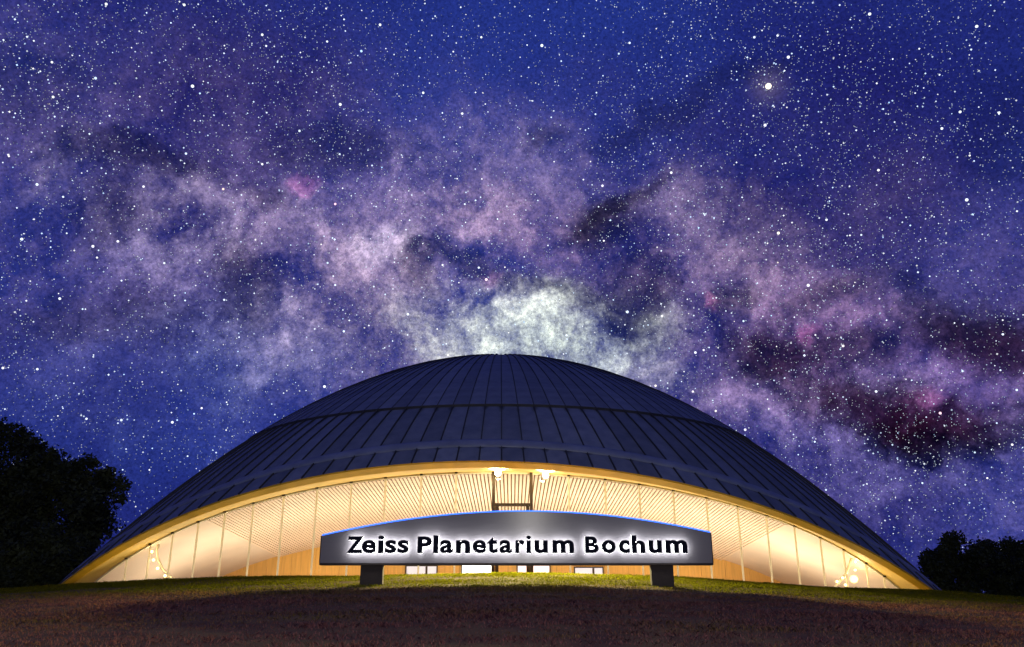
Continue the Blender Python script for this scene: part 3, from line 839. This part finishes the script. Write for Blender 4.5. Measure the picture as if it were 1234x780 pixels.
mb = MB(); mb.box(((sx0 + sx1) / 2, SY + TH / 2 - .012, sz0 + .021), ((sx1 - sx0) / 2 + .012, TH / 2 + .008, .022)); mb.build('bottom_rail', M_POST, sign)
mb = MB()
for sx in (sx0 - .012, sx1 + .012):
    mb = MB(); mb.box((sx, SY + TH / 2, (sz0 + .045 + s_top(sx)) / 2), (.011, TH / 2 - .005, (s_top(sx) - sz0 - .045) / 2)); mb.build('end_cap', M_POST, sign)
mb = MB(); mb.tube([(x, SY + .045, s_top(x) + .016) for x in np.linspace(sx0, sx1, 60)], .019, 8)
mb.build('light_strip', M_BLUE, sign, True, label='blue light line along the arched top')
for (xa, xb, yb_, xa2, xb2) in ((434.5, 461, 709, 433, 460.5), (784.5, 811.5, 703, 786.3, 812.5)):
    ta, tb = sp(xa, 681), sp(xb, 681); ba, bb = sp(xa2, yb_), sp(xb2, yb_)
    zg = min(float(ground_z(ta[0], SY)), ba[2]) - .25
    vs = [(ba[0], SY + .03, zg), (bb[0], SY + .03, zg), (bb[0], SY + TH - .03, zg), (ba[0], SY + TH - .03, zg),
          (ta[0], SY + .03, sz0 + .001), (tb[0], SY + .03, sz0 + .001), (tb[0], SY + TH - .03, sz0 + .001), (ta[0], SY + TH - .03, sz0 + .001)]
    link('post', new_mesh('post', vs, [(0, 3, 2, 1), (4, 5, 6, 7), (0, 1, 5, 4), (1, 2, 6, 5), (2, 3, 7, 6), (3, 0, 4, 7)], M_POST), sign)
LET = [('Z', 420.1, 438.4, 'c'), ('e', 437.8, 453.9, 'x'), ('i', 457.2, 463.4, 'i'), ('s', 465.4, 478.5, 'x'), ('s', 480.4, 493.4, 'x'),
       ('P', 504.4, 520.8, 'c'), ('l', 523.2, 528.7, 'l'), ('a', 531, 546.4, 'x'), ('n', 550.1, 567, 'x'), ('e', 570, 586.2, 'x'), ('t', 587.3, 599.8, 't'),
       ('a', 602, 617, 'x'), ('r', 621, 632.3, 'x'), ('i', 634, 639.9, 'i'), ('u', 643.7, 660, 'u'), ('m', 665, 691.4, 'x'),
       ('B', 704, 721, 'c'), ('o', 724, 741.3, 'x'), ('c', 744.5, 758.2, 'x'), ('h', 759.8, 776.6, 'l'), ('u', 780, 796.7, 'u'), ('m', 800.2, 827.2, 'x')]
TOPY = {'c': 647.2, 'x': 651.4, 'i': 646.2, 'l': 645.8, 't': 647.6, 'u': 651.8}
STAND, LT = .12, .05
def glyph(ch, bold=.038):
    cu = bpy.data.curves.new('glyph', 'FONT'); cu.body = ch; cu.size = 1; cu.extrude = .05; cu.offset = bold; cu.resolution_u = 5
    o = bpy.data.objects.new('glyph', cu); COL.objects.link(o)
    dg = bpy.context.evaluated_depsgraph_get()
    me = bpy.data.meshes.new_from_object(o.evaluated_get(dg))
    bpy.data.objects.remove(o); bpy.data.curves.remove(cu)
    n = len(me.vertices); co = np.zeros(n * 3, np.float32); me.vertices.foreach_get('co', co)
    return me, co.reshape(-1, 3)
BASEY = 667.3
for ch, xa, xb, kind in LET:
    me, co = glyph(ch, {'i': .022, 'e': .031, 'a': .032, 's': .032}.get(ch, .038))
    lo, hi = co.min(0), co.max(0)
    A, B = sp(xa, TOPY[kind]), sp(xb, BASEY)
    u = (co - lo) / (hi - lo)
    if ch in 'Zacemnorsiuhl' and kind == 'x' and ch in 'aeosc': pass
    wx = A[0] + (B[0] - A[0]) * u[:, 0]; wz = B[2] + (A[2] - B[2]) * u[:, 1]
    for part in ('letter', 'letter_glow'):
        m2 = me.copy() if part == 'letter_glow' else me
        y0, th = (SY - STAND - LT, LT) if part == 'letter' else (SY - STAND + .002, .012)
        wy = y0 + th * (1 - u[:, 2])
        m2.vertices.foreach_set('co', np.stack([wx, wy, wz], 1).astype(np.float32).ravel()); m2.update()
        m2.materials.clear(); m2.materials.append(M_LETTER if part == 'letter' else M_HALO)
        if part == 'letter': lo_ = link('letter', m2, sign)
        else: link('backlight', m2, lo_)
    # stand-off pins that tie the letter to the panel
    mb = MB(); j = int(np.argmin(u[:, 1] + .2 * np.abs(u[:, 0] - .5)))
    mb.bar((wx[j], SY - STAND, wz[j] + .02), (wx[j], SY + .001, wz[j] + .02), .012, .012); mb.build('pin', M_POST, lo_)

# ------------------------------------------------------------------ street lamp behind the photographer, mirrored in the sign
sl_ = link('street_lamp', None, label='grey street lamp on the path opposite the sign', cat='street lamp')
sl_.location = (0.95, -4.0, float(ground_z(.95, -4.0)))
mb = MB(); mb.tube([(0, 0, -.2), (0, 0, .9), (0, 0, .95), (0, 0, 6.0)], [.09, .09, .06, .045], 12); mb.build('post', M_POST, sl_, True)
mb = MB(); mb.tube([(0, 0, 6.0), (0, 0, 6.12), (0, 0, 6.5), (0, 0, 6.56)], [.05, .16, .26, .05], 16); mb.build('lamp_head', M_POST, sl_, True)
mb = MB(); mb.ball((0, 0, 6.28), .275, 16, 8, .25); mb.build('lens', mat_emit('street_lens', (1, .93, .8), 12), sl_, True)
point_light('street_lamp_light', (0, .34, 6.2), 5600, (1.0, .97, .84), .2, sl_)

# ------------------------------------------------------------------ trees
M_BARK = mat_plain('bark', (0.05, 0.038, 0.028), .9, 0, .3, 8, .5, 20)
def mat_leaf():
    m, nt, b = mat_new('leaves_dark'); N, L = nt.nodes, nt.links
    g = N.new('ShaderNodeTexCoord'); n = N.new('ShaderNodeTexNoise'); n.inputs['Scale'].default_value = 1.1; n.inputs['Detail'].default_value = 6
    L.new(g.outputs['Object'], n.inputs['Vector'])
    r = N.new('ShaderNodeValToRGB'); r.color_ramp.elements[0].position = .35; r.color_ramp.elements[1].position = .7
    r.color_ramp.elements[0].color = (.022, .028, .014, 1); r.color_ramp.elements[1].color = (.085, .095, .035, 1)
    L.new(n.outputs['Fac'], r.inputs[0]); L.new(r.outputs[0], b.inputs['Base Color'])
    b.inputs['Roughness'].default_value = .7; b.inputs['Specular IOR Level'].default_value = .15
    return m
M_LEAF = mat_leaf()
def tree(name, label, YD, base_px, clumps, nleaf, lsize, seed, group=None):
    rg = np.random.default_rng(seed)
    gx = at_depth(base_px, 700, YD)[0]; gz = float(ground_z(gx, YD))
    e = link(name, None, label=label, cat='tree', group=group); e.location = (gx, YD, gz)
    C = []
    for (x, y, r) in clumps:
        p = at_depth(x, y, YD); C.append((p[0] - gx, rg.uniform(-.8, .8) * r / 1000 * YD * 1.2, p[2] - gz, r / 1000 * YD))
    C = np.array(C)
    top = C[:, 2].max(); cxm = np.average(C[:, 0], weights=C[:, 3])
    mb = MB(); h = top * .62
    mb.tube([(0, 0, -.3), (0, 0, .15), (cxm * .1, .1, h * .35), (cxm * .3, -.1, h * .7), (cxm * .4, 0, h)], [top * .042, top * .032, top * .026, top * .018, top * .007], 10)
    trunk = mb.build('trunk', M_BARK, e, True)
    for c in C[::max(1, len(C) // 14)]:
        mb = MB(); s0 = np.array([cxm * .25, 0, h * rg.uniform(.35, .8)]); s1 = c[:3]; md = (s0 + s1) / 2 + np.array([0, 0, .12 * top])
        mb.tube([s0, md, s1], [top * .014, top * .009, top * .003], 6); mb.build('limb', M_BARK, trunk, True)
    w = C[:, 3] ** 2; k = rg.choice(len(C), nleaf, p=w / w.sum())
    d = rg.normal(size=(nleaf, 3)); d /= np.linalg.norm(d, axis=1)[:, None]
    lump = 1 + .28 * np.sin(d[:, 0] * 5 + k) * np.sin(d[:, 2] * 6 + k * 2) + .18 * np.sin(d[:, 1] * 9 + d[:, 0] * 8 + k * 3)
    rad = rg.random(nleaf) ** .40 * lump
    P = C[k, :3] + d * (C[k, 3] * rad)[:, None] * np.array([1, 1, .85])
    a = rg.normal(size=(nleaf, 3)); a /= np.linalg.norm(a, axis=1)[:, None]
    b = np.cross(a, rg.normal(size=(nleaf, 3))); b /= np.linalg.norm(b, axis=1)[:, None]
    s = (lsize * rg.uniform(.6, 1.4, nleaf))[:, None]
    nn = np.cross(a, b)
    V = np.stack([P - a * s, P + b * s * .5 + nn * s * .12, P + a * s, P - b * s * .5 + nn * s * .12], 1).reshape(-1, 3)
    me = big_mesh('crown', V, np.arange(nleaf * 4).reshape(-1, 4), M_LEAF)
    link('crown', me, e)
def scatter(poly, n, rlo, rhi, seed):
    rg = np.random.default_rng(seed); out = []
    poly = np.array(poly, float)
    def inside(x, y):
        c = False; j = len(poly) - 1
        for i in range(len(poly)):
            if (poly[i, 1] > y) != (poly[j, 1] > y) and x < (poly[j, 0] - poly[i, 0]) * (y - poly[i, 1]) / (poly[j, 1] - poly[i, 1]) + poly[i, 0]: c = not c
            j = i
        return c
    lo, hi = poly.min(0), poly.max(0)
    while len(out) < n:
        x, y = rg.uniform(lo, hi)
        if inside(x, y): out.append((x, y, rg.uniform(rlo, rhi)))
    return out
tree('broadleaf_tree', 'tall dark broadleaf tree beside the left foot of the dome', 46,
     -20, scatter([(-110, 560), (-40, 505), (5, 512), (45, 542), (70, 562), (110, 556), (150, 582), (152, 604), (128, 630), (120, 655), (90, 690), (-100, 700)], 85, 13, 30, 3)
     + [(2, 515, 12), (60, 550, 12), (40, 540, 14), (115, 558, 10), (150, 585, 9), (148, 600, 10), (100, 560, 12), (130, 570, 10)], 60000, .13, 4)
tree('broadleaf_tree', 'low dark bush tree under the tall tree by the dome foot', 42,
     60, scatter([(-10, 660), (40, 640), (85, 655), (100, 680), (95, 705), (-10, 712)], 26, 12, 22, 5), 20000, .11, 6)
RT = [((1154, 636), (1092, 700), 1148, 'dark rounded tree next to the right foot of the dome'), ((1195, 634), (1158, 700), 1196, 'dark tree with a peaked top between two others beyond the right foot'), ((1236, 630), (1200, 700), 1240, 'dark tree farthest from the dome beyond its right foot')]
for i, (tp_, lf, bpx, lb) in enumerate(RT):
    w = tp_[0] - lf[0]
    tree('broadleaf_tree', lb, 56 + i * 3, bpx, scatter([(tp_[0] - w, 725), (tp_[0] - w * .95, 690), (tp_[0] - w * .55, 662), (tp_[0], tp_[1] + 4), (tp_[0] + w * .5, 658), (tp_[0] + w * .9, 690), (tp_[0] + w, 735)], 34, 8, 16, 30 + i), 16000, .13, 40 + i, None)

# ------------------------------------------------------------------ stars
def mat_star():
    m, nt, b = mat_new('starlight'); N, L = nt.nodes, nt.links; N.remove(b)
    at = N.new('ShaderNodeAttribute'); at.attribute_name = 'glow'
    em = N.new('ShaderNodeEmission'); L.new(at.outputs['Color'], em.inputs['Color']); L.new(em.outputs[0], N['Material Output'].inputs['Surface'])
    m.cycles.emission_sampling = 'NONE'
    return m
SR = 4000.0; PIX = SR / 830.0
def rand_dirs(n, rg):
    z = rg.uniform(-.03, 1, n); a = rg.uniform(0, 2 * np.pi, n); r = np.sqrt(1 - z * z)
    return np.stack([r * np.cos(a), r * np.sin(a), z], 1)
rg = np.random.default_rng(99)
def cluster(d, rg, lo):
    q = vnoise(d[:, 0] * 40 + 100, d[:, 2] * 40 + d[:, 1] * 17 + 100, 3.0, 51) * .6 + vnoise(d[:, 0] * 40 + 50, d[:, 2] * 40 - d[:, 1] * 13 + 90, .9, 52) * .4
    bandd = np.exp(-(np.abs(d @ np.array(Nb)) / .22) ** 2)
    return d[rg.random(len(d)) < np.clip((q - .25) * .9 + .25 + .2 * bandd, lo, 1)]
dA = cluster(rand_dirs(400000, rg), rg, .30); dB = cluster(rand_dirs(40000, rg), rg, .35); dC = rand_dirs(1300, rg)
rA = rg.uniform(.34, .5, len(dA)); bA = .10 + .55 * rg.random(len(dA)) ** 1.5
rB = .5 + rg.random(len(dB)) ** 2 * .42; bB = rg.uniform(.5, 1.15, len(dB))
rC = .6 + rg.random(len(dC)) ** 3 * .6; bC = rg.uniform(.85, 1.4, len(dC))
NAMED = [(926, 104, 4.6, (1.5, 1.35, 1.0)), (232, 104, 2.3, (1, 1.1, 1.2)), (410, 126, 2.2, (1, 1.1, 1.1)), (653, 55, 2.2, (1, 1.15, 1.15)), (458, 30, 1.9, (1, 1.1, 1.1)),
         (510, 112, 1.8, (1, 1.15, 1.1)), (557, 137, 1.8, (1, 1.1, 1.15)), (580, 45, 1.6, (1, 1.1, 1.1)), (950, 69, 2.2, (1, 1.05, 1.3)), (922, 151, 2.2, (1, 1.05, 1.3)),
         (1048, 17, 2.1, (1, 1.1, 1.2)), (909, 45, 1.7, (.9, 1.05, 1.3)), (937, 43, 1.5, (1, 1.1, 1.3)), (1177, 32, 2.0, (1, 1.1, 1.2)), (938, 281, 2.2, (1.2, 1.15, .95)),
         (974, 344, 2.3, (1, 1, 1.2)), (1016, 417, 1.9, (1.1, 1, 1.1)), (1165, 241, 2.2, (1, 1.1, 1.2)), (996, 265, 1.7, (1, 1.1, 1.2)), (1135, 155, 1.8, (1, 1.1, 1.2)),
         (1157, 135, 1.8, (1, 1.1, 1.2)), (1204, 136, 1.7, (1, 1.1, 1.2)), (269, 228, 1.7, (1.3, .9, .75)), (173, 225, 1.7, (1, 1, 1.1)), (112, 297, 2.0, (1, 1, 1.2)), (142, 291, 1.8, (1, 1, 1.2)),
         (64, 117, 1.7, (1, 1.1, 1.1)), (128, 5, 1.8, (1, 1.1, 1.1)), (222, 6, 1.8, (1, 1.1, 1.1)), (316, 42, 1.8, (1, 1.1, 1.1)), (316, 198, 1.6, (1.1, 1.1, 1.1)), (726, 224, 1.9, (1, 1, 1.2)),
         (586, 337, 2.2, (1.4, 1, 1.2)), (756, 376, 2.2, (.9, 1.1, 1.4)), (838, 425, 2.0, (1, 1.05, 1.25)), (848, 422, 1.6, (1, 1, 1.2)), (391, 466, 2.2, (1, 1.05, 1.2)), (243, 492, 1.6, (1, 1, 1.2)),
         (72, 360, 1.8, (1, 1.1, 1.2)), (45, 445, 1.6, (1, 1.1, 1.2)), (404, 246, 1.8, (1.5, .8, 1.0)), (835, 472, 1.7, (1.1, 1, 1.2)), (898, 518, 1.9, (1, 1, 1.2)), (1133, 498, 1.9, (1.3, .8, 1.0)), (540, 428, 1.7, (1.2, 1.1, 1)), (790, 465, 1.8, (1.2, 1.1, 1))]
dN = np.array([ray(x, y) for x, y, *_ in NAMED]); dN /= np.linalg.norm(dN, axis=1)[:, None]
rN = np.array([n_[2] for n_ in NAMED]) * .62; cN = np.array([n_[3] for n_ in NAMED])
Dd = np.concatenate([dA, dB, dC, dN]); Rr = np.concatenate([rA, rB, rC, rN]) * PIX
nr = len(Dd) - len(dN)
hue = rg.normal(0, 1, nr)[:, None]
tintc = np.clip(np.array([.82, .95, 1.12]) + hue * np.array([.09, .02, -.07]), .4, 1.5)
cc = np.concatenate([tintc * np.concatenate([bA, bB, bC])[:, None] * 1.3, cN * 1.3])
a = np.cross(Dd, [0, 0, 1.0]) + 1e-9; a /= np.linalg.norm(a, axis=1)[:, None]; b = np.cross(Dd, a)
Pp = Dd * SR; R3 = Rr[:, None]
small = np.arange(len(Dd)) < len(dA)
# faint stars: four-sided grains; brighter ones: eight-sided
def octa(sel):
    p, r, A, B, dd = Pp[sel], R3[sel], a[sel], b[sel], Dd[sel]
    V = np.stack([p + A * r, p + B * r, p - A * r, p - B * r, p - dd * r, p + dd * r], 1).reshape(-1, 3)
    o = np.arange(len(p))[:, None] * 6
    tr = np.array([[0, 1, 4], [1, 2, 4], [2, 3, 4], [3, 0, 4], [1, 0, 5], [2, 1, 5], [3, 2, 5], [0, 3, 5]])
    return V, (o[:, None] + tr[None]).reshape(-1, 3)
def gem(sel):
    p, r, A, B, dd = Pp[sel], R3[sel], a[sel], b[sel], Dd[sel]; k = 8
    ring = [p + (A * math.cos(2 * math.pi * i / k) + B * math.sin(2 * math.pi * i / k)) * r for i in range(k)]
    V = np.stack(ring + [p - dd * r, p + dd * r], 1).reshape(-1, 3)
    o = np.arange(len(p))[:, None] * (k + 2)
    tr = np.array([[i, (i + 1) % k, k] for i in range(k)] + [[(i + 1) % k, i, k + 1] for i in range(k)])
    return V, (o[:, None] + tr[None]).reshape(-1, 3)
def tetra(sel):
    p, r, A, B, dd = Pp[sel], R3[sel], a[sel], b[sel], Dd[sel]
    V = np.stack([p + A * r * 1.2, p - A * r * .6 + B * r * 1.04, p - A * r * .6 - B * r * 1.04, p - dd * r], 1).reshape(-1, 3)
    o = np.arange(len(p))[:, None] * 4
    tr = np.array([[0, 1, 3], [1, 2, 3], [2, 0, 3], [0, 2, 1]])
    return V, (o[:, None] + tr[None]).reshape(-1, 3)
iA = np.where(small)[0]; iB = np.arange(len(dA), len(dA) + len(dB)); iC = np.arange(len(dA) + len(dB), len(Dd))
parts = [(tetra(iA), iA, 4), (octa(iB), iB, 6), (gem(iC), iC, 10)]
V = []; Ft = []; Cv = []; off_ = 0
for (vv, tt_), ii, kk in parts:
    V.append(vv); Ft.append(tt_ + off_); off_ += len(vv); Cv.append(np.repeat(cc[ii], kk, axis=0))
V = np.concatenate(V); Ft = np.concatenate(Ft); Cv = np.concatenate(Cv)
sme = big_mesh('stars', V, Ft, mat_star())
at = sme.attributes.new('glow', 'FLOAT_COLOR', 'POINT'); at.data.foreach_set('color', np.concatenate([Cv, np.ones((len(Cv), 1))], 1).astype(np.float32).ravel())
st = link('stars', sme, kind='stuff', label='countless white and bluish stars over the night sky', cat='stars')
